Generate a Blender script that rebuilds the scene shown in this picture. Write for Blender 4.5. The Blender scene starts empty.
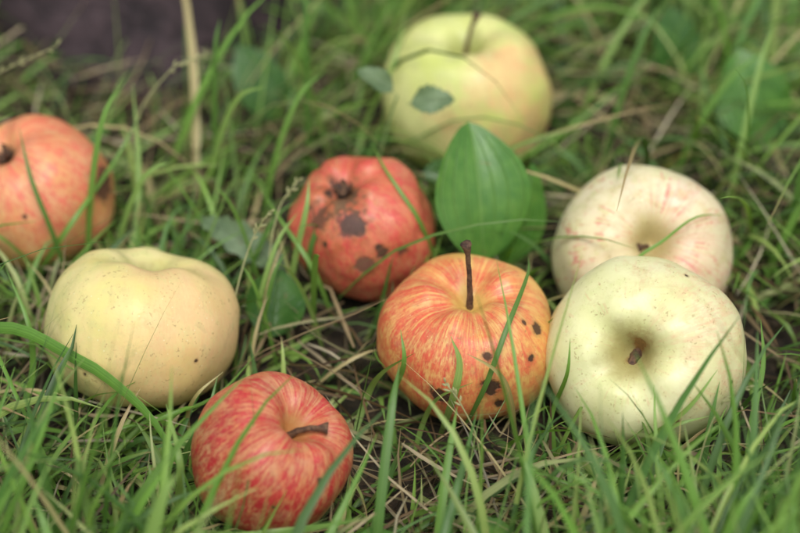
import bpy, math, numpy as np
from mathutils import Vector, Matrix, noise as mnoise
sc=bpy.context.scene
sc.view_settings.view_transform='Standard'; sc.view_settings.look='None'
sc.view_settings.exposure=0; sc.view_settings.gamma=1

# ------------------------------------------------------------ helpers
def link(o): sc.collection.objects.link(o); return o
def mesh_np(name,co,quads,mats=None,attrs=None,smooth=True,mi=None):
    me=bpy.data.meshes.new(name)
    co=np.asarray(co,dtype=np.float32); q=np.asarray(quads,dtype=np.int32)
    me.vertices.add(len(co)); me.vertices.foreach_set('co',co.ravel())
    me.loops.add(q.size); me.loops.foreach_set('vertex_index',q.ravel())
    me.polygons.add(len(q)); me.polygons.foreach_set('loop_start',np.arange(len(q),dtype=np.int32)*q.shape[1])
    if mi is not None: me.polygons.foreach_set('material_index',np.asarray(mi,dtype=np.int32))
    me.polygons.foreach_set('use_smooth',np.full(len(q),smooth))
    me.update(calc_edges=True)
    for k,v in (attrs or {}).items():
        a=me.color_attributes.new(name=k,type='FLOAT_COLOR',domain='POINT')
        v=np.concatenate([v,np.ones((len(v),1))],1).astype(np.float32)
        a.data.foreach_set('color',v.ravel())
    for m in (mats or []): me.materials.append(m)
    me.validate()
    o=bpy.data.objects.new(name,me); return link(o)

class NT:
    def __init__(s,name):
        s.m=bpy.data.materials.new(name); s.m.use_nodes=True; s.t=s.m.node_tree; s.t.nodes.clear()
        s.out=s.t.nodes.new('ShaderNodeOutputMaterial')
    def put(s,sock,v):
        if v is None: return
        if isinstance(v,bpy.types.NodeSocket): s.t.links.new(v,sock)
        else:
            if sock.type=='RGBA' and len(v)==3: v=(*v,1)
            sock.default_value=v
    def n(s,ty,ins=None,**kw):
        nd=s.t.nodes.new(ty)
        for k,v in kw.items(): setattr(nd,k,v)
        for k,v in (ins or {}).items(): s.put(nd.inputs[k],v)
        return nd
    def math(s,op,a,b=None,clamp=False):
        nd=s.n('ShaderNodeMath',{0:a},operation=op,use_clamp=clamp)
        if b is not None: s.put(nd.inputs[1],b)
        return nd.outputs[0]
    def vm(s,op,a,b=None,sc_=None):
        nd=s.n('ShaderNodeVectorMath',{0:a},operation=op)
        if b is not None: s.put(nd.inputs[1],b)
        if sc_ is not None: s.put(nd.inputs['Scale'],sc_)
        return nd.outputs['Value'] if op in('LENGTH','DISTANCE','DOT_PRODUCT') else nd.outputs[0]
    def mix(s,f,a,b,bt='MIX'):
        nd=s.n('ShaderNodeMix',data_type='RGBA',blend_type=bt)
        s.put(nd.inputs[0],f); s.put(nd.inputs[6],a); s.put(nd.inputs[7],b); return nd.outputs[2]
    def mr(s,v,a,b,c=0.,d=1.,smooth=True):
        nd=s.n('ShaderNodeMapRange',{0:v,1:a,2:b,3:c,4:d}); nd.clamp=True
        if smooth: nd.interpolation_type='SMOOTHSTEP'
        return nd.outputs[0]
    def noise(s,vec,scale,detail=3.,rough=.55,dist=0.):
        return s.n('ShaderNodeTexNoise',{'Vector':vec,'Scale':scale,'Detail':detail,'Roughness':rough,'Distortion':dist}).outputs['Fac']
    def sepxyz(s,v): return s.n('ShaderNodeSeparateXYZ',{0:v}).outputs
    def comb(s,x,y,z): return s.n('ShaderNodeCombineXYZ',{0:x,1:y,2:z}).outputs[0]
    def bump(s,h,st=.3,dist=.001): return s.n('ShaderNodeBump',{'Height':h,'Strength':st,'Distance':dist}).outputs[0]
    def surf(s,sh): s.t.links.new(sh,s.out.inputs['Surface'])

def wave_noise(x,y,f,seed):
    r=np.random.default_rng(seed); v=np.zeros_like(x)
    for i in range(7):
        a=r.uniform(0,2*np.pi); k=f*r.uniform(.6,1.9)
        v+=np.sin(k*(x*np.cos(a)+y*np.sin(a))+r.uniform(0,6.28))
    return v/7*1.6
def ground_z(x,y):
    d=np.sqrt(x*x+y*y)
    return .0022*wave_noise(x,y,55,3)+.003*wave_noise(x,y,18,4)+np.clip(d-.6,0,5)*.01*wave_noise(x,y,2.,5)

# camera axes: right, up and toward the camera
FX=Vector((1,0,0)); FU=Vector((0,.643,.766)); FN=Vector((0,-.766,.643))
def facing(a,b):
    c=math.sqrt(max(0,1-a*a-b*b)); return (FX*a+FU*b+FN*c).normalized()

# ------------------------------------------------------------ apple materials
def skin_mat(name,Rr,rot,base,base2,red,red2,bdir,thr,soft,streak,spots=(),russet=(.22,.2,.05),cav=.34,amount=1.,green=(.45,.55,.12),pinkfleck=0.,len_c=(.8,.62,.3),rough=.42,seed=1,speck=.5,gap=.75,cavn=.25,cava=.75):
    t=NT(name)
    oc=t.n('ShaderNodeTexCoord').outputs['Object']
    P=t.vm('SCALE',oc,sc_=1/Rr); D=t.vm('NORMALIZE',P)
    x,y,z=t.sepxyz(P)
    rho=t.math('MAXIMUM',t.vm('LENGTH',t.comb(x,y,0.)),.02)
    sx=t.math('DIVIDE',x,rho); sy=t.math('DIVIDE',y,rho)
    off=seed*1.7
    sv=t.comb(t.math('MULTIPLY',sx,2.6),t.math('MULTIPLY',sy,2.6),t.math('ADD',t.math('MULTIPLY',z,1.0),off))
    s1=t.noise(sv,1.8,4,.65,.4); s2=t.noise(sv,4.6,4,.62,.6); s3=t.noise(t.vm('ADD',sv,(5,3,1)),13,3,.6,.5)
    Po=t.vm('ADD',P,(off,off*.3,0))
    n1=t.noise(Po,1.5,4); n2=t.noise(Po,7,4,.62); n3=t.noise(Po,30,2)
    bl=rot.inverted() @ Vector(bdir)
    dt=t.vm('DOT_PRODUCT',D,tuple(bl))
    bf=t.math('ADD',dt,t.math('MULTIPLY',t.math('SUBTRACT',n1,.5),2.2))
    bf=t.math('ADD',bf,t.math('MULTIPLY',t.math('SUBTRACT',s1,.5),streak*1.6))
    bf=t.math('ADD',bf,t.math('MULTIPLY',t.math('SUBTRACT',n2,.5),.9))
    bf=t.mr(bf,thr-soft,thr+soft)
    c=t.mix(t.mr(n1,.3,.7),base,base2)
    c=t.mix(t.math('MULTIPLY',t.mr(n2,.42,.7),.6),c,green)
    sm=t.math('ADD',t.math('ADD',t.math('MULTIPLY',s2,.45),t.math('MULTIPLY',s3,.3)),t.math('MULTIPLY',n2,.25))
    st=t.mr(sm,.5-.12*streak,.5+.07)
    rf=t.math('MULTIPLY',bf,t.mr(st,0,1,1-gap,1.,False))
    rf=t.math('MULTIPLY',rf,t.mr(n3,.25,.6,.85,1.))
    rc=t.mix(t.mr(t.math('ADD',t.math('MULTIPLY',n2,.5),t.math('MULTIPLY',s2,.5)),.42,.58),red,red2)
    c=t.mix(t.math('MULTIPLY',rf,amount),c,rc)
    if pinkfleck>0:
        fl=t.math('MULTIPLY',t.mr(s2,.54,.64),t.mr(n2,.45,.6))
        c=t.mix(t.math('MULTIPLY',fl,pinkfleck),c,red)
    vo=t.n('ShaderNodeTexVoronoi',{'Vector':D,'Scale':13.,'Randomness':1.})
    dots=t.mr(vo.outputs['Distance'],.05,.12,1.,0.)
    c=t.mix(t.math('MULTIPLY',dots,.5),c,len_c)
    sp=t.math('MULTIPLY',t.mr(n3,.6,.68),t.mr(n2,.45,.6))
    c=t.mix(t.math('MULTIPLY',sp,speck),c,(.28,.15,.05))
    # dull scuffed areas
    sc1=t.math('MULTIPLY',t.mr(t.noise(Po,3.2,5,.7,.5),.54,.66),.22)
    c=t.mix(sc1,c,(.42,.32,.15))
    zp=t.mr(z,.1,.3)
    cf=t.math('MULTIPLY',t.mr(t.math('ADD',rho,t.math('MULTIPLY',t.math('SUBTRACT',n2,.5),cavn)),cav*.3,cav,1.,0.),zp)
    c=t.mix(t.math('MULTIPLY',cf,cava),c,russet)
    zn=t.mr(z,-.3,-.1,1.,0.)
    cf2=t.math('MULTIPLY',t.mr(rho,.08,.2,1.,0.),zn)
    c=t.mix(cf2,c,(.07,.045,.02))
    h=t.math('ADD',t.math('MULTIPLY',n3,.05),t.math('MULTIPLY',n2,.16))
    tot=None
    for (d,rad,col,dep) in spots:
        dl=rot.inverted() @ Vector(d)
        ds=t.vm('DISTANCE',D,tuple(dl))
        ds=t.math('ADD',ds,t.math('MULTIPLY',t.math('SUBTRACT',n2,.5),rad*2.6))
        halo=t.mr(ds,rad*.8,rad*1.6,1.,0.)
        f=t.mr(ds,rad*.55,rad*1.0,1.,0.)
        c=t.mix(t.math('MULTIPLY',halo,.45),c,(.25,.1,.03))
        c=t.mix(t.math('MULTIPLY',f,.9),c,t.mix(n3,col,tuple(k*.35 for k in col)))
        tot=f if tot is None else t.math('MAXIMUM',tot,f)
        if rad>.06: h=t.math('SUBTRACT',h,t.math('MULTIPLY',f,dep))
    rr=t.math('ADD',t.math('MULTIPLY',n2,.3),rough-.13)
    rr=t.math('ADD',rr,sc1)
    if tot is not None: rr=t.math('ADD',rr,t.math('MULTIPLY',tot,.3))
    bs=t.n('ShaderNodeBsdfPrincipled',{'Base Color':c,'Roughness':rr,'Specular IOR Level':.5,'Normal':t.bump(h,.6,.002)})
    t.surf(bs.outputs[0]); return t.m

def wood_mat(name,c1,c2,scale,bd=.0006):
    t=NT(name); oc=t.n('ShaderNodeTexCoord').outputs['Object']
    n=t.noise(oc,scale,4,.65,.4)
    c=t.mix(t.mr(n,.35,.68),c1,c2)
    bs=t.n('ShaderNodeBsdfPrincipled',{'Base Color':c,'Roughness':.8,'Normal':t.bump(n,.8,bd)})
    t.surf(bs.outputs[0]); return t.m
M_STEM=wood_mat('apple_stem_bark',(.04,.018,.011),(.16,.085,.042),350)

# ------------------------------------------------------------ apple geometry
PROF=np.array([(0,.50),(.05,.51),(.10,.56),(.17,.66),(.26,.76),(.38,.825),(.52,.835),(.70,.76),(.86,.58),(.965,.32),(1.0,.03),(.975,-.24),(.89,-.48),(.75,-.67),(.58,-.79),(.42,-.83),(.29,-.80),(.18,-.73),(.09,-.68),(0,-.67)])
def catmull(p,n):
    p=np.vstack([2*p[0]-p[1],p,2*p[-1]-p[-2]]); k=len(p)-3; out=[]
    for u in np.linspace(0,k-1e-6,n):
        i=int(u); f=u-i; a,b,c,d=p[i:i+4]
        out.append(.5*((2*b)+(-a+c)*f+(2*a-5*b+4*c-d)*f*f+(-a+3*b-3*c+d)*f**3))
    return np.array(out)
def tube(pts,rad,n=10,rnd=None):
    pts=np.array(pts,float); vs=[];qs=[]
    up=np.array([.3,.9,.2])
    for i,p in enumerate(pts):
        a=pts[min(i+1,len(pts)-1)]-pts[max(i-1,0)]; a/=np.linalg.norm(a)
        s=np.cross(a,up); s/=np.linalg.norm(s); u=np.cross(s,a)
        for j in range(n):
            th=2*np.pi*j/n; r=rad[i]*(1+(.14*math.sin(3*th+i*1.3) if rnd else 0))
            vs.append(p+r*(math.cos(th)*s+math.sin(th)*u))
    for i in range(len(pts)-1):
        for j in range(n):
            k=(j+1)%n; qs.append((i*n+j,i*n+k,(i+1)*n+k,(i+1)*n+j))
    c=len(vs); vs.append(pts[-1])
    m=(len(pts)-1)*n
    for j in range(0,n,2): qs.append((m+j,m+(j+1)%n,m+(j+2)%n,c))
    return np.array(vs),qs

APPLES=[]
def make_apple(c,R,axis,mat_kw,squash=1.,lobe=.02,asym=.04,taper=0.,stem=None,depth=1.,seed=1,lump=.016,narrow=1.):
    axis=Vector(axis).normalized(); q=axis.to_track_quat('Z','Y'); rot=q.to_matrix()
    NU,NV=120,90; r=np.random.default_rng(seed)
    pf=PROF.copy()
    if narrow!=1.:
        m=(pf[:,1]>0)&(pf[:,0]<.5); pf[m,0]=pf[m,0]*(narrow+(1-narrow)*(pf[m,0]/.5))
    pr=catmull(pf,NV); rho=np.abs(pr[:,0]); z=pr[:,1].copy()
    rim=.8
    cavm=(z>0)&(rho<.45); z[cavm]=rim-(rim-z[cavm])*depth
    rho[0]=rho[-1]=.002
    rho*=1+taper*z; z*=squash
    th=np.arange(NU)*2*np.pi/NU; ph=r.uniform(0,6.28,6)
    RH,TH=np.meshgrid(rho,th,indexing='ij'); Z=np.meshgrid(z,th,indexing='ij')[0]
    f=1+lobe*np.cos(5*TH+ph[0])*(.45+.55*np.abs(Z)*1.1)+.5*asym*np.cos(2*TH+ph[1])+.012*np.cos(3*TH+ph[3]+2*Z)
    X=RH*f*np.cos(TH); Y=RH*f*np.sin(TH)
    Z=Z*(1+asym*1.2*np.cos(TH+ph[2])*np.clip(RH,0,1)) + lobe*1.6*np.cos(5*TH+ph[0])*np.exp(-((RH-.42)/.22)**2)*np.sign(Z)
    V=np.stack([X,Y,Z],-1).reshape(-1,3)
    so=Vector((seed*3.1,seed*1.3,0))
    lf=np.array([mnoise.noise(Vector(v)*1.9+so)+.35*mnoise.noise(Vector(v)*4.5+so) for v in V])
    V=V*(1+lump*2.*lf[:,None])*R
    i=np.arange(NV-1)[:,None]*NU; j=np.arange(NU)[None,:]; k=(j+1)%NU
    Q=np.stack([(i+j),(i+NU+j),(i+NU+k),(i+k)],-1).reshape(-1,4)
    Q=list(map(tuple,Q)); mi=[0]*len(Q)
    if stem:
        L,wd,thk,curve=stem
        dl=np.array(rot.inverted() @ Vector(wd).normalized()); z0=(rim-(rim-.50)*depth)*squash*R
        p0=np.array([0,0,z0-.002]); p1=p0+np.array([0,0,1.])*L*curve; p2=p0+dl*L
        pts=[]; rd=[]
        for u in np.linspace(0,1,18):
            pts.append((1-u)**2*p0+2*u*(1-u)*p1+u*u*p2)
            rd.append(thk*(1.15-.45*math.sin(u*math.pi*.8)+.9*max(0,u-.84)/.16*.85))
        sv,sq=tube(pts,rd,10,True); b=len(V); V=np.vstack([V,sv]); Q+= [tuple(a+b for a in qq) for qq in sq]; mi+=[1]*len(sq)
    for s in range(5):
        a=s*1.257+.3; zb=-.66*squash*R
        ca,sa=math.cos(a),math.sin(a); w=.05*R
        row=[]
        for u,(rr_,zz) in enumerate([(.02,0),(.09,-.06),(.13,-.14),(.10,-.2)]):
            ww=w*(1,.9,.55,.08)[u]
            for sgn in(-1,1): row.append((ca*rr_*R-sa*ww*sgn, sa*rr_*R+ca*ww*sgn, zb+zz*R))
        b=len(V); V=np.vstack([V,np.array(row)])
        for u in range(3): Q.append((b+2*u,b+2*u+1,b+2*u+3,b+2*u+2)); mi.append(1)
    ms=skin_mat('apple_skin_%d'%seed,R,rot,seed=seed,**mat_kw)
    o=mesh_np('apple',V,Q,[ms,M_STEM],mi=mi)
    o.location=c; o.rotation_mode='QUATERNION'; o.rotation_quaternion=q
    APPLES.append((np.array(c,float),R,np.array(rot),.84*squash))
    return o

BR=(.06,.03,.015); BK=(.02,.014,.01)
pale=dict(base=(.66,.64,.27),base2=(.74,.71,.38),green=(.54,.58,.22),len_c=(.80,.77,.5))
redp=dict(base=(.72,.41,.12),base2=(.78,.54,.20),red=(.45,.014,.020),red2=(.60,.06,.045),green=(.68,.46,.12))
# back
make_apple((.0291,.119,.0295),.0372,(-.03,-.03,1),dict(pale,base=(.55,.60,.16),base2=(.66,.66,.27),red=(.70,.2,.1),red2=(.78,.36,.16),bdir=facing(.8,-.25),thr=.75,soft=.55,streak=.3,gap=.4,amount=.8,russet=(.3,.32,.08)),squash=.99,stem=(.027,(.18,.0,1),.0012,.5),seed=1,lobe=.015)
# left edge
make_apple((-.1520,.048,.030),.0318,-facing(-.40,.62),dict(redp,red=(.56,.045,.05),red2=(.68,.15,.09),base=(.75,.50,.15),base2=(.77,.54,.24),bdir=facing(.4,.45),thr=.10,soft=.9,streak=.5,gap=.5,
   spots=[(facing(.93,.10),.26,(.12,.05,.025),.25),(facing(.05,-.35),.03,BR,.1)]),stem=None,seed=2)
# centre red with scab
make_apple((-.0151,.025,.0298),.0288,-facing(-.32,.66),dict(redp,base=(.70,.33,.12),base2=(.74,.42,.18),red=(.44,.014,.026),red2=(.58,.06,.055),bdir=facing(.35,.35),thr=-.75,soft=.8,streak=.35,gap=.36,speck=.7,
   spots=[(facing(-.17,.04),.25,(.07,.05,.04),.2),(facing(-.30,.50),.32,(.17,.11,.05),.15),(facing(-.40,.64),.25,BK,.2),(facing(.02,-.52),.17,(.14,.06,.03),.15),(facing(.28,-.38),.10,BR,.2),(facing(.22,-.28),.05,BR,.2),(facing(-.5,-.25),.05,BR,.1),(facing(.55,-.35),.09,(.14,.06,.03),.1),(facing(-.62,.15),.24,(.2,.08,.04),.2)]),seed=3,lobe=.035,squash=1.04,lump=.035)
# left pale yellow
make_apple((-.0983,-.036,.0295),.0373,facing(.12,.975),dict(pale,base=(.70,.62,.22),base2=(.75,.65,.31),red=(.75,.34,.16),red2=(.78,.48,.22),bdir=facing(.6,-.1),thr=.4,soft=.6,streak=.15,gap=.3,amount=.65,
   spots=[(facing(.2,.93),.09,BR,.1),(facing(-.45,-.42),.03,BR,.1),(facing(.62,-.3),.025,BR,.1)]),squash=.86,asym=.03,lobe=.014,seed=4,stem=(.007,(.1,.3,1),.0012,.5))
# front red
make_apple((-.0462,-.1035,.0285),.0283,facing(.50,.58),dict(redp,base=(.70,.30,.11),base2=(.74,.44,.20),red=(.34,.004,.018),red2=(.48,.018,.03),bdir=facing(-.35,-.1),thr=-.68,soft=.85,streak=.7,gap=.58,
   spots=[(facing(.62,-.2),.04,BR,.1),(facing(.1,-.5),.03,BR,.1)],russet=(.45,.22,.06)),squash=1.0,seed=5,lobe=.026,stem=(.0165,(.95,-.1,.42),.0014,.55),taper=.04)
# centre orange with long stem
make_apple((.0262,-.0405,.0285),.0344,(.0,-.04,1),dict(redp,base=(.75,.45,.11),base2=(.78,.55,.18),red=(.52,.025,.03),red2=(.65,.10,.05),bdir=facing(-.4,.2),thr=.05,soft=.95,streak=.9,gap=.74,
   spots=[(facing(-.31,-.6),.14,BK,.3),(facing(.2,-.5),.12,BK,.3),(facing(.17,-.17),.06,BR,.2),(facing(.73,.13),.07,BR,.25),(facing(.60,.2),.04,BR,.2),(facing(.62,-.2),.06,BK,.2),(facing(.3,-.68),.08,BK,.3),(facing(.82,-.1),.06,BR,.2)],russet=(.62,.43,.10)),squash=.80,seed=6,lobe=.04,depth=.8,stem=(.0335,(-.06,.0,1),.0013,.55))
# right rear
make_apple((.0973,.0125,.0265),.0356,facing(.05,.18),dict(pale,base=(.72,.64,.37),base2=(.76,.69,.46),red=(.64,.12,.14),red2=(.72,.28,.22),bdir=facing(.3,-.3),thr=.5,soft=.7,streak=.7,amount=.5,pinkfleck=.75,russet=(.42,.34,.12),cav=.38),squash=.9,seed=7,depth=1.05,narrow=.85,stem=(.009,(-.5,-.7,.5),.0011,.4))
# right front
make_apple((.0916,-.0545,.0335),.0366,facing(-.31,.04),dict(pale,base=(.68,.67,.31),base2=(.75,.73,.42),green=(.60,.62,.27),red=(.68,.3,.2),red2=(.74,.42,.25),bdir=facing(.75,.4),thr=.7,soft=.5,streak=.5,amount=.5,pinkfleck=.25,russet=(.27,.21,.05),cav=.44,cavn=.3,
   spots=[(facing(.75,-.25),.03,BR,.1),(facing(.35,.8),.03,BR,.1),(facing(.2,-.62),.035,(.3,.15,.05),.05),(facing(-.22,.18),.13,(.38,.19,.05),.03),(facing(-.40,-.08),.06,(.12,.08,.03),.05)]),squash=.95,seed=8,depth=1.2,narrow=.85,asym=.04,stem=(.0135,(-.45,-.85,-.35),.0024,.45))

# ------------------------------------------------------------ ground
t=NT('ground_soil'); oc=t.n('ShaderNodeTexCoord').outputs['Object']
n1=t.noise(oc,14,4,.6); n2=t.noise(oc,160,4,.7)
c=t.mix(t.mr(n2,.35,.68),(.010,.007,.004),(.055,.036,.02)); c=t.mix(t.math('MULTIPLY',t.mr(n1,.4,.65),.4),c,(.022,.025,.009))
dist=t.vm('LENGTH',oc); c=t.mix(t.mr(dist,1.2,4.),c,t.mix(n1,(.035,.06,.015),(.07,.11,.03)))
bs=t.n('ShaderNodeBsdfPrincipled',{'Base Color':c,'Roughness':.95,'Normal':t.bump(n2,1.,.004)}); t.surf(bs.outputs[0])
u=np.linspace(-1,1,281); g=np.sign(u)*(.9*np.abs(u)+70*np.abs(u)**9)
X,Y=np.meshgrid(g,g,indexing='ij'); N=len(g)
V=np.stack([X,Y,ground_z(X,Y)],-1).reshape(-1,3)
i=np.arange(N-1)[:,None]*N; j=np.arange(N-1)[None,:]
mesh_np('ground',V,np.stack([i+j,i+N+j,i+N+j+1,i+j+1],-1).reshape(-1,4),[t.m])

# ------------------------------------------------------------ grass
def leafy_mat(name,trans=.26,rough=.42):
    t=NT(name)
    tint=t.n('ShaderNodeAttribute',attribute_name='tint').outputs['Color']
    buv=t.n('ShaderNodeAttribute',attribute_name='buv').outputs['Vector']
    a,l,rn=t.sepxyz(buv)
    st=t.math('SINE',t.math('ADD',t.math('MULTIPLY',a,30.),t.math('MULTIPLY',rn,40.)))
    mid=t.mr(t.math('ABSOLUTE',t.math('SUBTRACT',a,.5)),.0,.09,1.,0.)
    c=t.mix(t.mr(st,-.6,1.,0.,.4,False),tint,t.mix(1.,tint,(.5,.55,.5),'MULTIPLY'))
    c=t.mix(t.math('MULTIPLY',mid,.3),c,t.mix(1.,tint,(1.6,1.45,1.6),'MULTIPLY'))
    bs=t.n('ShaderNodeBsdfPrincipled',{'Base Color':c,'Roughness':rough,'Specular IOR Level':.38})
    tr=t.n('ShaderNodeBsdfTranslucent',{'Color':t.mix(1.,c,(1.4,1.4,.55),'MULTIPLY')})
    mx=t.n('ShaderNodeMixShader',{0:trans,1:bs.outputs[0],2:tr.outputs[0]}); t.surf(mx.outputs[0]); return t.m
M_GRASS=leafy_mat('grass_blade')

def push_out(P,margin=1.06):
    for (c,R,rot,sq) in APPLES:
        q=(P-c)@rot
        q=q/np.array([R,R,R*sq]); d=np.linalg.norm(q,axis=-1,keepdims=True)
        k=np.where(d<margin,margin/np.maximum(d,1e-4),1.)
        P=np.where(d<margin,(q*k*np.array([R,R,R*sq]))@rot.T+c,P)
    return P
def deepest(P):
    m=np.full(P.shape[0],9.)
    for (c,R,rot,sq) in APPLES:
        q=((P-c)@rot)/np.array([R,R,R*sq]); m=np.minimum(m,np.linalg.norm(q,axis=-1).min(1))
    return m
ALLV=[];ALLQ=[];ALLT=[];ALLB=[];nv=[0]
def add_ribbons(P,W,side,tint,tint0,rnd,flat=.25,tip=.05,browntip=None):
    n,S=P.shape[:2]; s=np.linspace(0,1,S)
    tang=np.gradient(P,axis=1); tang/=np.linalg.norm(tang,axis=2,keepdims=True)+1e-9
    sd=side-(side*tang).sum(2,keepdims=True)*tang; sd/=np.linalg.norm(sd,axis=2,keepdims=True)+1e-9
    nr=np.cross(sd,tang)
    prof=(np.minimum(1,.55+s*2.2))*(1-np.clip((s-.45)/.55,0,1)**1.7); prof=np.maximum(prof,tip)
    w=W[:,None,None]*prof[None,:,None]*.5
    A=P-sd*w; B=P-nr*w*flat; C=P+sd*w
    V=np.stack([A,B,C],2).reshape(-1,3)
    base=(np.arange(n)*S*3)[:,None]+(np.arange(S-1)*3)[None,:]
    q1=np.stack([base,base+1,base+4,base+3],-1); q2=np.stack([base+1,base+2,base+5,base+4],-1)
    Q=np.concatenate([q1.reshape(-1,4),q2.reshape(-1,4)])+nv[0]
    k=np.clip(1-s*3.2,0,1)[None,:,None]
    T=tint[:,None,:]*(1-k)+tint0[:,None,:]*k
    if browntip is not None:
        kk=np.clip((s[None,:]-browntip[:,None])/.12,0,1)[:,:,None]; T=T*(1-kk)+np.array([.40,.29,.14])*kk
    T=np.repeat(T[:,:,None,:],3,2).reshape(-1,3)
    b=np.zeros((n,S,3,3)); b[...,0]=np.array([0,.5,1]); b[...,1]=s[None,:,None]; b[...,2]=rnd[:,None,None]
    ALLV.append(V);ALLQ.append(Q);ALLT.append(T);ALLB.append(b.reshape(-1,3)); nv[0]+=len(V)

PATCH=[(-.13,.145,.065,.93),(-.20,.12,.055,.85),(.04,-.09,.04,.55),(-.045,-.045,.03,.5),(-.06,.0,.03,.4),(.17,.015,.03,.5),(.0,-.125,.04,.4),(-.09,.03,.03,.4),(.06,.06,.03,.35)]
def patchf(x,y,lst=PATCH):
    p=np.zeros_like(x)
    for (a,b,r,s) in lst: p=np.maximum(p,s*np.exp(-((x-a)**2+(y-b)**2)/r**2))
    return p
def field(n,x0,x1,y0,y1,kind,S=8,hole=None,scale=1.,avoid=True,seed=1):
    r=np.random.default_rng(seed)
    x=r.uniform(x0,x1,n); y=r.uniform(y0,y1,n)
    if hole: m=~((x>hole[0])&(x<hole[1])&(y>hole[2])&(y<hole[3])); x,y=x[m],y[m]
    cl=wave_noise(x,y,60/scale,11); pf=patchf(x,y)
    if kind in('green','front'): keep=r.uniform(0,1,len(x))<np.clip(.62+.7*cl,.14,1)*(1-pf)
    elif kind=='straw': keep=r.uniform(0,1,len(x))<np.clip(.5-.3*cl,.2,1)*.7+pf*.6
    else: keep=np.ones(len(x),bool)
    keep&=~(((x+.135)**2+(y-.266)**2)<.105**2)
    if kind=='front': keep&=r.uniform(0,1,len(x))<np.where(np.abs(x-.01)<.055,.3,1.)
    x,y,cl=x[keep],y[keep],cl[keep]; n=len(x)
    az=wave_noise(x,y,22/scale,12)*2.2+r.normal(0,.95,n)
    if kind=='green':
        L=np.exp(r.normal(math.log(.056),.42,n))*scale; W=r.uniform(.0007,.0027,n)*scale*(1+.5*(r.uniform(0,1,n)<.15))
        e0=r.uniform(.4,1.5,n); curl=r.uniform(.2,2.1,n)
        back=np.clip((y-.04)/.1,0,1); L*=1+.5*back
        L*=1-.75*patchf(x,y,PATCH[:2])
    elif kind=='front':
        L=r.uniform(.06,.125,n); W=r.uniform(.0016,.004,n); e0=r.uniform(.9,1.5,n); curl=r.uniform(.2,1.4,n)
    elif kind=='straw':
        L=r.uniform(.02,.08,n)*scale; W=r.uniform(.0005,.0017,n)*scale; e0=r.uniform(-.05,.55,n); curl=r.uniform(-.1,.7,n); az=r.uniform(0,6.28,n)
    else:
        L=r.uniform(.05,.11,n)*scale; W=r.uniform(.0005,.0009,n)*scale; e0=r.uniform(.5,1.4,n); curl=r.uniform(.1,1.2,n)
    L=np.minimum(L,.15*scale)
    if avoid:
        for (c,R,rot,sq) in APPLES:
            dx=x-c[0]; dy=y-c[1]; d=np.sqrt(dx*dx+dy*dy)
            nearf=(d<R+.045)&(dy<.25*R)
            lim=r.uniform(.020,.050,n)+np.clip(d-R,0,.045)*.45
            sel=nearf&(r.uniform(0,1,n)<.88)
            L=np.where(sel,np.minimum(L,lim),L)
    s=np.linspace(0,1,S); 
    el=e0[:,None]-curl[:,None]*s[None,:]**1.4+.12*np.sin(s[None,:]*5+r.uniform(0,6,n)[:,None])
    a=az[:,None]+r.normal(0,.45,n)[:,None]*s[None,:]
    d=np.stack([np.cos(el)*np.cos(a),np.cos(el)*np.sin(a),np.sin(el)],-1)*(L/(S-1))[:,None,None]
    P=np.cumsum(d,1)-d[:,:1]
    lift=r.uniform(0,.018,n) if kind=='straw' else np.zeros(n)
    z0=ground_z(x,y)-.001+lift
    P=P+np.stack([x,y,z0],-1)[:,None,:]
    P[:,:,2]=np.maximum(P[:,:,2],(z0+r.uniform(0,.006,n))[:,None])
    if avoid:
        dd=deepest(P); rootin=np.zeros(n,bool)
        for (c,R,rot,sq) in APPLES: rootin|=((x-c[0])**2+(y-c[1])**2)<(.72*R)**2
        ok=(~rootin)&(dd>(.80))
        ok&=~((dd<1.03)&(r.uniform(0,1,n)<.5))
        P=P[ok];W=W[ok];az=az[ok];x=x[ok];y=y[ok];cl=cl[ok];lift=lift[ok];n=len(x)
        P=push_out(P)
    tw=r.normal(0,.6,n)
    side=np.stack([-np.sin(az)*np.cos(tw),np.cos(az)*np.cos(tw),np.sin(tw)],-1)[:,None,:]*np.ones((1,S,1))
    pal=np.array([(.14,.28,.045),(.20,.34,.065),(.07,.16,.03),(.30,.40,.11),(.13,.25,.075),(.38,.43,.17)])
    if kind=='straw':   # straw tints, darkened toward the ground to paint shade into the gaps
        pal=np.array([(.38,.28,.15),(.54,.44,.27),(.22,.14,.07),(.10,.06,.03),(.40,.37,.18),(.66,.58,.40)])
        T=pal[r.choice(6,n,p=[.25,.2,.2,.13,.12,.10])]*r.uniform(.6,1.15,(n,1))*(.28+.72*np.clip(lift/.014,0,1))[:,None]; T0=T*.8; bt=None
    else:
        T=pal[r.choice(6,n,p=[.27,.24,.18,.12,.12,.07])]*r.uniform(.65,1.25,(n,1)); T*=1+.2*cl[:,None]
        T0=T*.32+np.array([.20,.18,.07])*.38; bt=np.where(r.uniform(0,1,n)<.16,r.uniform(.55,.95,n),2.)  # yellowish bases, darkened in the tint as shade between blades
        yl=r.uniform(0,1,n)<(.0 if kind=='front' else .07); T[yl]=np.array([.50,.42,.20])
        if kind=='front': bt=None
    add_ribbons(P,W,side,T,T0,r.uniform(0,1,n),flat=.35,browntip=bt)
HB=(-.31,.31,-.27,.38)
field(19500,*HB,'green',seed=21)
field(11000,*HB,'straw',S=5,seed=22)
field(700,*HB,'stalk',seed=23)
field(1500,-.24,.24,-.24,-.15,'front',seed=27)
field(8000,-.8,.8,-.7,1.,'green',S=6,hole=HB,scale=1.4,avoid=False,seed=24)
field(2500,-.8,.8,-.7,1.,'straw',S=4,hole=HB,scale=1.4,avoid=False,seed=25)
field(9000,-3,3,-2,4,'green',S=5,hole=(-.8,.8,-.7,1.),scale=3.,avoid=False,seed=26)

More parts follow.
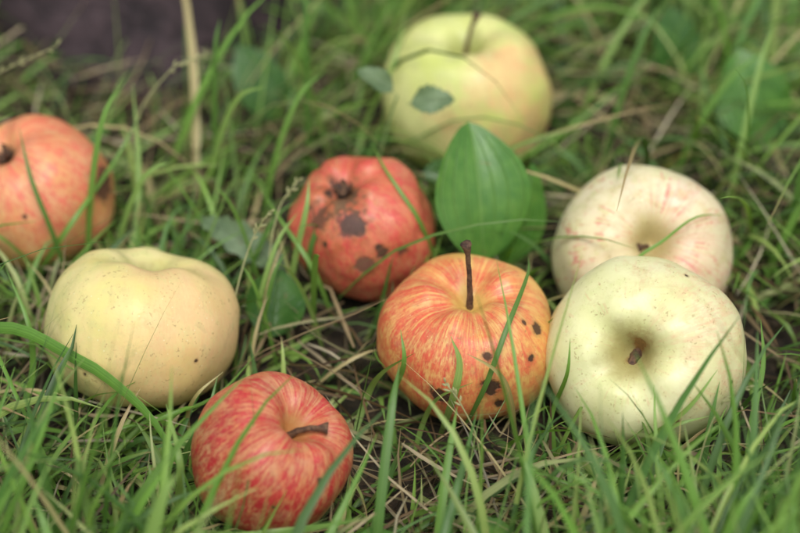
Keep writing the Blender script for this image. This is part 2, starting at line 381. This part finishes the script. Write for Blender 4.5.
def hero(pts,w,tint,side=(1,0,0),seed=0):
    P=push_out(catmull(np.array(pts,float),18)[None],1.06); S=P.shape[1]
    sd=np.ones((1,S,1))*np.array(side,float)[None,None,:]
    add_ribbons(P,np.array([w]),sd,np.array([tint]),np.array([tint])*.9,np.array([seed*.37%1]),flat=.3)
def on(k,lst):
    c,R,rot,sq=APPLES[k]; return [tuple(c+R*h*np.array(FX*a+FU*b+FN*math.sqrt(max(0,1-min(.98,a*a+b*b))))) for a,b,h in lst]
G1=(.16,.31,.055);G2=(.25,.39,.10);G3=(.10,.21,.04);Y1=(.48,.43,.18)
hero(on(5,[(-.1,-.95,1.1),(.12,-.45,1.1),(.32,.1,1.1),(.55,.62,1.1),(.62,.85,1.05)]),.0020,G3,seed=1)
hero(on(5,[(-.3,-1.0,1.1),(-.18,-.55,1.12),(-.12,-.2,1.13),(-.2,.05,1.15)]),.0028,G2,seed=2)
hero(on(5,[(.45,-1.0,1.15),(.35,-.5,1.14),(.2,-.25,1.2),(-.05,-.1,1.22)]),.002,Y1,seed=3)
hero(on(5,[(-.7,-1.1,1.15),(-.75,-.6,1.14),(-.6,-.2,1.2),(-.62,.1,1.22)]),.0024,G1,seed=51)
hero(on(5,[(-.55,-1.2,1.15),(-.45,-.8,1.14),(-.3,-.5,1.2),(.0,-.35,1.22)]),.0020,G2,seed=60)
hero(on(5,[(-1.15,-1.1,1.15),(-1.0,-.6,1.14),(-.8,-.3,1.2),(-.5,-.1,1.22)]),.0026,G2,seed=61)
hero(on(5,[(1.15,-1.2,1.1),(1.1,-.6,1.12),(1.0,-.1,1.15),(.85,.2,1.2)]),.0022,G1,seed=62)
hero(on(6,[(-.35,-.5,1.05),(-.2,-.1,1.05),(.1,.12,1.05),(.45,.36,1.06),(.78,.38,1.1)]),.0013,G1,(0,.6,.7),4)
hero(on(7,[(-.95,-.85,1.1),(-.86,-.5,1.1),(-.75,-.15,1.15),(-.7,.15,1.2)]),.0018,G1,seed=5)
hero(on(7,[(-.6,-1.1,1.1),(-.1,-.75,1.1),(.25,-.45,1.12),(.5,-.1,1.15)]),.0022,G2,seed=6)
hero(on(7,[(-.45,-1.15,1.1),(.1,-.95,1.1),(.6,-.65,1.1),(.9,-.45,1.15)]),.0020,G1,(0,.6,.7),8)
hero(on(7,[(.15,-1.15,1.1),(.5,-.8,1.1),(.7,-.5,1.1),(.62,-.2,1.15)]),.0016,G3,seed=52)
hero(on(7,[(-.2,-1.2,1.1),(-.05,-.8,1.12),(.15,-.6,1.12),(.45,-.5,1.15)]),.0020,G2,seed=63)
hero(on(7,[(.9,-1.1,1.1),(.95,-.6,1.12),(1.05,-.1,1.12),(1.0,.3,1.15)]),.0022,G1,seed=64)
hero(on(2,[(1.25,-.9,1.),(.95,-.45,1.1),(.7,.1,1.1),(.3,.7,1.1),(.1,1.0,1.2)]),.0018,G1,seed=9)
hero(on(2,[(-.9,-.9,1.2),(-.75,-.3,1.2),(-.6,.2,1.25),(-.55,.5,1.3)]),.0024,G2,seed=10)
hero(on(2,[(-.3,-1.2,1.2),(-.55,-.5,1.2),(-.85,.0,1.25),(-1.1,.4,1.3)]),.002,G1,seed=53)
hero(on(4,[(-.8,-.7,1.3),(-.3,-.72,1.25),(.3,-.68,1.2),(1.0,-.6,1.25)]),.0036,G2,(0,.6,.7),11)
hero(on(4,[(-1.2,-1.1,1.3),(-.9,-.5,1.3),(-.8,.0,1.3),(-.95,.5,1.35)]),.0030,G2,seed=65)
hero(on(3,[(-.2,-1.1,1.1),(.2,-.8,1.12),(.7,-.6,1.12),(1.1,-.2,1.1)]),.0014,G1,(0,.6,.7),54)
hero(on(3,[(-.7,-1.1,1.1),(-.6,-.8,1.12),(-.3,-.55,1.15),(.1,-.5,1.18)]),.0018,G2,seed=66)
hero(on(3,[(.5,-1.1,1.1),(.45,-.8,1.12),(.55,-.55,1.15),(.75,-.35,1.18)]),.0016,Y1,seed=67)
hero(on(3,[(-1.2,-.9,1.1),(-1.0,-.5,1.12),(-.95,.0,1.15),(-1.1,.5,1.25)]),.0024,G1,seed=68)
hero(on(1,[(.5,-1.3,1.1),(.35,-.5,1.2),(.15,.1,1.2),(.0,.6,1.3)]),.0020,G3,seed=14)
hero(on(1,[(-.1,-1.2,1.1),(.5,-.4,1.2),(.9,.3,1.2),(1.1,.8,1.3)]),.0022,G1,seed=15)
hero(on(1,[(.9,-1.3,1.1),(1.1,-.5,1.2),(1.15,.3,1.2),(1.0,1.1,1.3)]),.0026,G2,seed=55)
hero(on(1,[(.2,-1.3,1.1),(.1,-.9,1.15),(-.2,-.5,1.2),(-.6,-.4,1.2)]),.0022,G2,seed=69)
hero(on(0,[(-1.2,-.9,1.1),(-1.0,-.3,1.2),(-.7,.2,1.25),(-.55,.7,1.3)]),.0022,G2,seed=16)
hero(on(0,[(-.6,-1.3,1.2),(-.2,-.8,1.15),(.4,-.75,1.15),(1.2,-.2,1.2),(1.7,.4,1.4)]),.0024,G1,seed=17)
hero([(-.19,-.035,.02),(-.149,-.0495,.042),(-.1258,-.0610,.042),(-.1037,-.0775,.04),(-.0845,-.095,.03),(-.066,-.125,.005)],.0046,(.14,.30,.05),(0,.5,.8),18)
# blades around the small leaves between the left and centre apples
for (x,y,dx,dy,h,w,s) in [(-.056,-.028,.012,.02,.045,.0022,80),(-.048,-.03,-.014,.02,.04,.002,81),(-.06,-.02,.02,.03,.05,.0022,82),(-.065,.01,.025,.015,.045,.0022,83),(-.055,.008,-.02,.02,.05,.002,84)]:
    hero([(x,y,0),(x+dx*.25,y+dy*.25,h*.5),(x+dx*.6,y+dy*.6,h*.88),(x+dx,y+dy,h)],w,[G1,G2,G3][s%3],(.8,-.5,0),s)
for (x,y,hx,hy,h,w,s) in [(.115,-.165,.15,-.135,.085,.012,19),(.14,-.17,.155,-.15,.075,.009,20),(.09,-.18,.115,-.155,.07,.004,21),(.165,-.12,.15,-.10,.06,.005,22),(.13,-.17,.135,-.15,.08,.007,56),
      (-.125,-.17,-.10,-.13,.05,.004,23),(-.10,-.19,-.12,-.15,.06,.004,24),(-.15,-.15,-.16,-.10,.05,.005,25),(-.01,-.15,.0,-.09,.062,.0035,26),(.01,-.155,.02,-.10,.05,.003,27),(.055,-.16,.04,-.12,.05,.004,28),(-.16,-.19,-.14,-.16,.07,.005,29),(.19,-.1,.16,-.06,.08,.004,30),(-.09,-.18,-.07,-.16,.08,.005,70),(-.13,-.19,-.15,-.16,.085,.006,71),(-.05,-.18,-.065,-.165,.06,.004,72)]:
    hero([(x,y,0),(x*.7+hx*.3,y*.7+hy*.3,h*.5),(x*.3+hx*.7,y*.3+hy*.7,h*.88),(hx,hy,h)],w,[G1,G2,G3][s%3],(1,.2,0),s)
for (x,y,dx,dy,h,w,s) in [(-.085,.07,.03,-.01,.075,.0028,31),(-.08,.075,.005,.02,.085,.003,32),(-.06,.06,.03,.02,.07,.0026,33),(-.03,.10,-.03,.0,.08,.003,34),(-.04,.09,.0,.03,.09,.0032,35),
    (-.13,.02,.02,.03,.085,.003,36),(-.12,.03,.03,.0,.06,.0025,37),(.09,.10,.03,.04,.07,.003,38),(.12,.09,.04,.02,.06,.003,39),(.14,.06,.02,.05,.075,.003,40),(.16,.03,.01,.02,.085,.0035,41),(.15,.02,.04,.02,.07,.003,42),(.08,.13,.05,.05,.06,.003,43),(-.02,.02,-.02,-.02,.05,.0025,44),(-.035,-.01,.005,-.02,.06,.0028,45),(-.03,-.02,-.02,.0,.05,.0025,46)]:
    hero([(x,y,0),(x+dx*.25,y+dy*.25,h*.5),(x+dx*.6,y+dy*.6,h*.88),(x+dx,y+dy,h)],w,[G1,G2,G3][s%3],(.8,-.5,0),s)
mesh_np('grass',np.concatenate(ALLV),np.concatenate(ALLQ),[M_GRASS],{'tint':np.concatenate(ALLT),'buv':np.concatenate(ALLB)})

# ------------------------------------------------------------ broad leaves
def broad_mat(name,c1,c2,vein,rough=.35,nv_=7.,side=False,trans=.25,vs=.5):
    t=NT(name)
    buv=t.n('ShaderNodeAttribute',attribute_name='buv').outputs['Vector']; a,l,_=t.sepxyz(buv)
    oc=t.n('ShaderNodeTexCoord').outputs['Object']
    ac=t.math('ABSOLUTE',t.math('SUBTRACT',a,.5))
    if side: ph=t.math('SUBTRACT',t.math('MULTIPLY',l,nv_),t.math('MULTIPLY',ac,nv_*.8))
    else: ph=t.math('MULTIPLY',a,nv_)
    w=t.math('ABSOLUTE',t.math('SUBTRACT',t.math('FRACT',ph),.5))
    vf=t.mr(w,0.,.09,1.,0.)
    mid=t.mr(ac,.0,.03,1.,0.); vf2=t.math('MAXIMUM',t.math('MULTIPLY',vf,vs),mid)
    n=t.noise(oc,160,4); n2=t.noise(oc,900,2)
    c=t.mix(t.mr(n,.3,.7),c1,c2); c=t.mix(t.math('MULTIPLY',vf2,.6),c,vein)
    c=t.mix(t.math('MULTIPLY',t.mr(n,.66,.72),.5),c,(.16,.12,.05))
    h=t.math('ADD',t.math('MULTIPLY',vf2,-.8),t.math('MULTIPLY',n2,.3))
    bs=t.n('ShaderNodeBsdfPrincipled',{'Base Color':c,'Roughness':rough,'Specular IOR Level':.5,'Normal':t.bump(h,.8,.0008)})
    tr=t.n('ShaderNodeBsdfTranslucent',{'Color':t.mix(1.,c,(1.5,1.5,.6),'MULTIPLY')})
    mx=t.n('ShaderNodeMixShader',{0:trans,1:bs.outputs[0],2:tr.outputs[0]}); t.surf(mx.outputs[0]); return t.m
M_PL=broad_mat('plantain_green',(.07,.20,.03),(.11,.26,.04),(.20,.37,.10),vs=.8)
M_DK=broad_mat('dark_leaf_green',(.04,.12,.02),(.065,.16,.03),(.11,.22,.06),side=True,nv_=6.3,vs=.35)
M_GR=broad_mat('grey_leaf_green',(.12,.19,.09),(.18,.26,.13),(.26,.34,.2),rough=.5,side=True,nv_=7.3,vs=.35)
def leaf(name,base,dirv,nrm,L,W,mat,curl=.5,fold=.2,wavy=.03,teeth=0.,shape=.9,petiole=.25,seed=0,roll=0.):
    r=np.random.default_rng(seed+500)
    d=Vector(dirv).normalized(); n=Vector(nrm); n=(n-d*n.dot(d)).normalized(); s=d.cross(n)
    NVv,NU=34,17; V=[];B=[]
    ph=r.uniform(0,6.28,3); pos=Vector(base); ang=-curl*.35
    for i in range(NVv):
        v=i/(NVv-1)
        if i: 
            a=ang+curl*v**1.4; pos=pos+(d*math.cos(a)-n*math.sin(a))*(L/(NVv-1))
        a=ang+curl*v**1.4; nn=n*math.cos(a)+d*math.sin(a)
        if v<petiole: w=.035+.25*max(0,(v/petiole-.75)/.25)**2*.5
        else:
            q=(v-petiole)/(1-petiole); w=max(0,math.sin(math.pi*q**shape))**.72*(1-.1*q)+.035*(1-q); 
            if teeth: w*=1-teeth*(.5+.5*math.cos(2*math.pi*q*6.5+math.sin(q*9+seed)))*(.4+.6*q)
        for j in range(NU):
            u=j/(NU-1)*2-1
            off=fold*abs(u)**1.3*w*W*.5+wavy*W*math.sin(9*v+ph[0]+(2 if u>0 else 0))*abs(u)**2*w+.05*W*math.sin(4*u+6*v+ph[1])*w*.3
            p=pos+s*(u*w*W*.5)+nn*off+s*(roll*math.sin(v*3)*W*.2)
            V.append(tuple(p)); B.append(((u+1)/2,v,.5))
    V=np.array(V); V=push_out(V[None],1.06)[0]
    i=np.arange(NVv-1)[:,None]*NU; j=np.arange(NU-1)[None,:]
    return mesh_np(name,V,np.stack([i+j,i+j+1,i+NU+j+1,i+NU+j],-1).reshape(-1,4),[mat],{'buv':np.array(B)})
leaf('plantain_leaf',(.034,.008,.011),(-.08,.50,.85),(.25,-.8,.5),.070,.040,M_PL,curl=.7,fold=.3,wavy=.07,petiole=.18,shape=.95,seed=1)
leaf('plantain_leaf',(.032,.014,.006),(.38,.45,.66),(.7,-.4,.4),.058,.026,M_PL,curl=.7,fold=.3,petiole=.2,seed=2)
leaf('plantain_leaf',(.025,-.168,.0),(.15,.7,.4),(0,-.5,.8),.05,.026,M_PL,curl=.9,seed=3)
leaf('plantain_leaf',(.0,-.166,.0),(-.2,.7,.45),(0,-.5,.8),.045,.024,M_PL,curl=.9,seed=4)
leaf('plantain_leaf',(.05,-.155,.0),(.55,.6,.4),(0,-.5,.8),.05,.024,M_DK,curl=.7,seed=5)
leaf('weed_leaf',(-.052,-.022,.006),(.1,.6,.55),(.15,-.6,.8),.033,.024,M_DK,curl=.8,fold=.35,wavy=.12,petiole=.15,seed=7)
leaf('weed_leaf',(.165,.098,.0),(-.25,.45,.8),(.1,-.8,.5),.06,.034,M_PL,curl=.6,wavy=.08,seed=8)
leaf('weed_leaf',(-.05,.125,.0),(-.35,.3,.6),(.1,-.7,.6),.05,.024,M_DK,curl=.5,seed=9)
leaf('weed_leaf',(.13,.15,.0),(-.1,.3,.8),(.3,-.7,.6),.05,.026,M_DK,curl=.5,seed=10)
leaf('dandelion_leaf',(-.042,.014,.012),(-.75,.30,.36),(-.1,-.45,.85),.050,.015,M_GR,curl=.9,teeth=.3,fold=.3,wavy=.14,petiole=.12,seed=11)
leaf('weed_leaf',(-.002,.068,.066),(-.8,.25,.45),(.3,-.6,.7),.019,.010,M_GR,curl=.9,fold=.5,teeth=.2,wavy=.1,petiole=.1,seed=13)
leaf('weed_leaf',(.003,.066,.062),(.9,.0,.12),(.0,-.6,.8),.020,.013,M_GR,curl=.6,fold=.4,teeth=.25,wavy=.14,petiole=.1,seed=14)
leaf('weed_leaf',(.008,.056,.034),(.9,.1,.0),(.0,-.7,.7),.020,.012,M_DK,curl=.4,teeth=.2,petiole=.1,seed=15)
v,q=tube(catmull(np.array([(-.012,.055,0),(-.010,.06,.03),(-.004,.067,.055),(-.001,.068,.065)]),14),np.linspace(.0007,.0004,14),8)
mesh_np('weed_stem',v,q,[M_GRASS],{'tint':np.tile([.2,.3,.1],(len(v),1)),'buv':np.tile([.3,.5,.5],(len(v),1))})

def seed_head(pts,n=16,seed=0):
    r=np.random.default_rng(seed); p=catmull(np.array(pts,float),26)
    v,q=tube(p,np.linspace(.0004,.0002,26),6); V=[v];Q=[tuple(a) for a in q]; b=len(v)
    for k in range(n):
        i=int(25-k*.8); c=p[i]; dirv=p[min(i+1,25)]-p[i-1]; dirv/=np.linalg.norm(dirv)
        o=r.normal(0,1,3); o-=o.dot(dirv)*dirv; o/=np.linalg.norm(o)
        e=dirv*.8+o*.6; e/=np.linalg.norm(e); st=c+o*.0004; ln=r.uniform(.0018,.0030)
        sv,sq=tube([st,st+e*ln*.35,st+e*ln*.7,st+e*ln],[.00015,.00045,.0004,.0001],6)
        V.append(sv); Q+=[tuple(a+b for a in qq) for qq in sq]; b+=len(sv)
    V=np.concatenate(V)
    B=np.tile(np.array([.3,.5,.5]),(len(V),1)); T=np.tile(np.array([.42,.42,.20]),(len(V),1))
    mesh_np('grass_seed_head',V,Q,[M_GRASS],{'tint':T,'buv':B})
seed_head([(-.20,.03,.0),(-.19,.04,.05),(-.17,.06,.075),(-.14,.075,.085)],seed=1)
seed_head([(-.07,-.05,.0),(-.065,-.03,.03),(-.058,-.012,.05),(-.05,-.005,.062)],n=9,seed=2)
seed_head([(.03,-.11,.0),(.028,-.10,.03),(.022,-.095,.045),(.016,-.09,.052)],n=10,seed=3)
seed_head([(-.10,.05,.0),(-.11,.06,.05),(-.095,.07,.075),(-.08,.075,.08)],n=10,seed=4)
seed_head([(.10,-.13,.0),(.105,-.11,.03),(.112,-.10,.05),(.122,-.095,.055)],n=10,seed=5)
seed_head([(-.05,-.02,.0),(-.052,-.005,.03),(-.048,.01,.05),(-.04,.02,.058)],n=8,seed=6)

# ------------------------------------------------------------ apple tree behind
M_BARK=wood_mat('tree_bark',(.018,.012,.014),(.07,.045,.05),45,.006)
def limb(p,r0,r1,n=12,kn=20):
    p=catmull(np.array(p,float),kn); return tube(p,np.linspace(r0,r1,kn),n)
tv,tq=[],[]
b=0
def addp(v,q):
    global b
    tv.append(v); tq.extend([tuple(a+b for a in k) for k in q]); b+=len(v)
cx,cy=-.135,.266
hz=np.concatenate([np.linspace(-.03,.2,24),np.linspace(.26,1.5,26)]); NU=48; vs=[]
for i,h in enumerate(hz):
    for j in range(NU):
        th=2*np.pi*j/NU
        rr=(.098-.03*h)+.022*math.exp(-max(h,0)/.035)*(.5+.5*math.cos(5*th+1))+.004*math.sin(9*th+h*20)+.002*math.sin(17*th-h*33)
        vs.append((cx+rr*math.cos(th)+.03*h*h,cy+rr*math.sin(th)+.05*h+.25*h*h,h))
qs=[(i*NU+j,i*NU+(j+1)%NU,(i+1)*NU+(j+1)%NU,(i+1)*NU+j) for i in range(len(hz)-1) for j in range(NU)]
addp(np.array(vs),qs)
top=np.array([cx+.0675,cy+.075+.5625,1.46]); ends=[]
rr_=np.random.default_rng(5)
for k in range(7):
    a=k*.9+.3; e=top+np.array([math.cos(a)*.8,math.sin(a)*.6+.6,.5+.35*(k%3)])
    m=(top+e)/2+np.array([0,0,.12]); addp(*limb([top-np.array([0,.05*(k%3),.05*(k%3)]),m,e],.038,.008)); ends+= [m,e]
    for w in range(4):
        s=m+(e-m)*rr_.uniform(0,1); e2=s+rr_.normal(0,.25,3)+np.array([0,.1,.15]); addp(*limb([s,(s+e2)/2+[0,0,.05],e2],.009,.003,6,8)); ends+=[e2,(s+e2)/2]
V=np.concatenate(tv); bq=len(tq)
ends=np.array(ends); NL=6000
c=ends[rr_.integers(0,len(ends),NL)]+rr_.normal(0,.13,(NL,3)); c=c[c[:,2]>1.45]; NL=len(c)
a=rr_.normal(0,1,(NL,3)); a/=np.linalg.norm(a,axis=1,keepdims=True); s=np.cross(a,rr_.normal(0,1,(NL,3))); s/=np.linalg.norm(s,axis=1,keepdims=True)
LV=np.stack([c,c+a*.03+s*.017,c+a*.065,c+a*.03-s*.017],1).reshape(-1,3)
LQ=np.arange(NL*4).reshape(-1,4)+len(V)
M_TL=wood_mat('tree_leaves',(.04,.09,.02),(.08,.14,.035),20,.0001)
mesh_np('apple_tree',np.vstack([V,LV]),np.vstack([np.array(tq),LQ]),[M_BARK,M_TL],mi=[0]*bq+[1]*NL)

# ------------------------------------------------------------ light
SUN_EL,SUN_AZ=math.radians(66),math.radians(172)
w=bpy.data.worlds.new('World'); sc.world=w; w.use_nodes=True; nt=w.node_tree
bg=nt.nodes['Background']; sky=nt.nodes.new('ShaderNodeTexSky'); sky.sky_type='NISHITA'; sky.sun_disc=False
sky.sun_elevation=SUN_EL; sky.sun_rotation=SUN_AZ; sky.dust_density=3.; sky.air_density=1.
hs=nt.nodes.new('ShaderNodeHueSaturation'); hs.inputs['Saturation'].default_value=.33; hs.inputs['Value'].default_value=1.35
nt.links.new(sky.outputs[0],hs.inputs['Color']); nt.links.new(hs.outputs[0],bg.inputs[0]); bg.inputs[1].default_value=.15
sd=bpy.data.lights.new('sun','SUN'); sd.energy=1.5; sd.angle=math.radians(22); sd.color=(1,.985,.95)
so=link(bpy.data.objects.new('sun',sd))
sdir=Vector((math.sin(SUN_AZ)*math.cos(SUN_EL),math.cos(SUN_AZ)*math.cos(SUN_EL),math.sin(SUN_EL)))
so.rotation_mode='QUATERNION'; so.rotation_quaternion=sdir.to_track_quat('Z','Y')

# ------------------------------------------------------------ camera
cd=bpy.data.cameras.new('camera'); cd.lens=85; cd.sensor_width=36; cd.clip_start=.01; cd.clip_end=300
co=link(bpy.data.objects.new('camera',cd)); co.location=(0,-.5745,.512); co.rotation_euler=(math.radians(50),0,0)
cd.dof.use_dof=True; cd.dof.focus_distance=.685; cd.dof.aperture_fstop=4.4
sc.camera=co
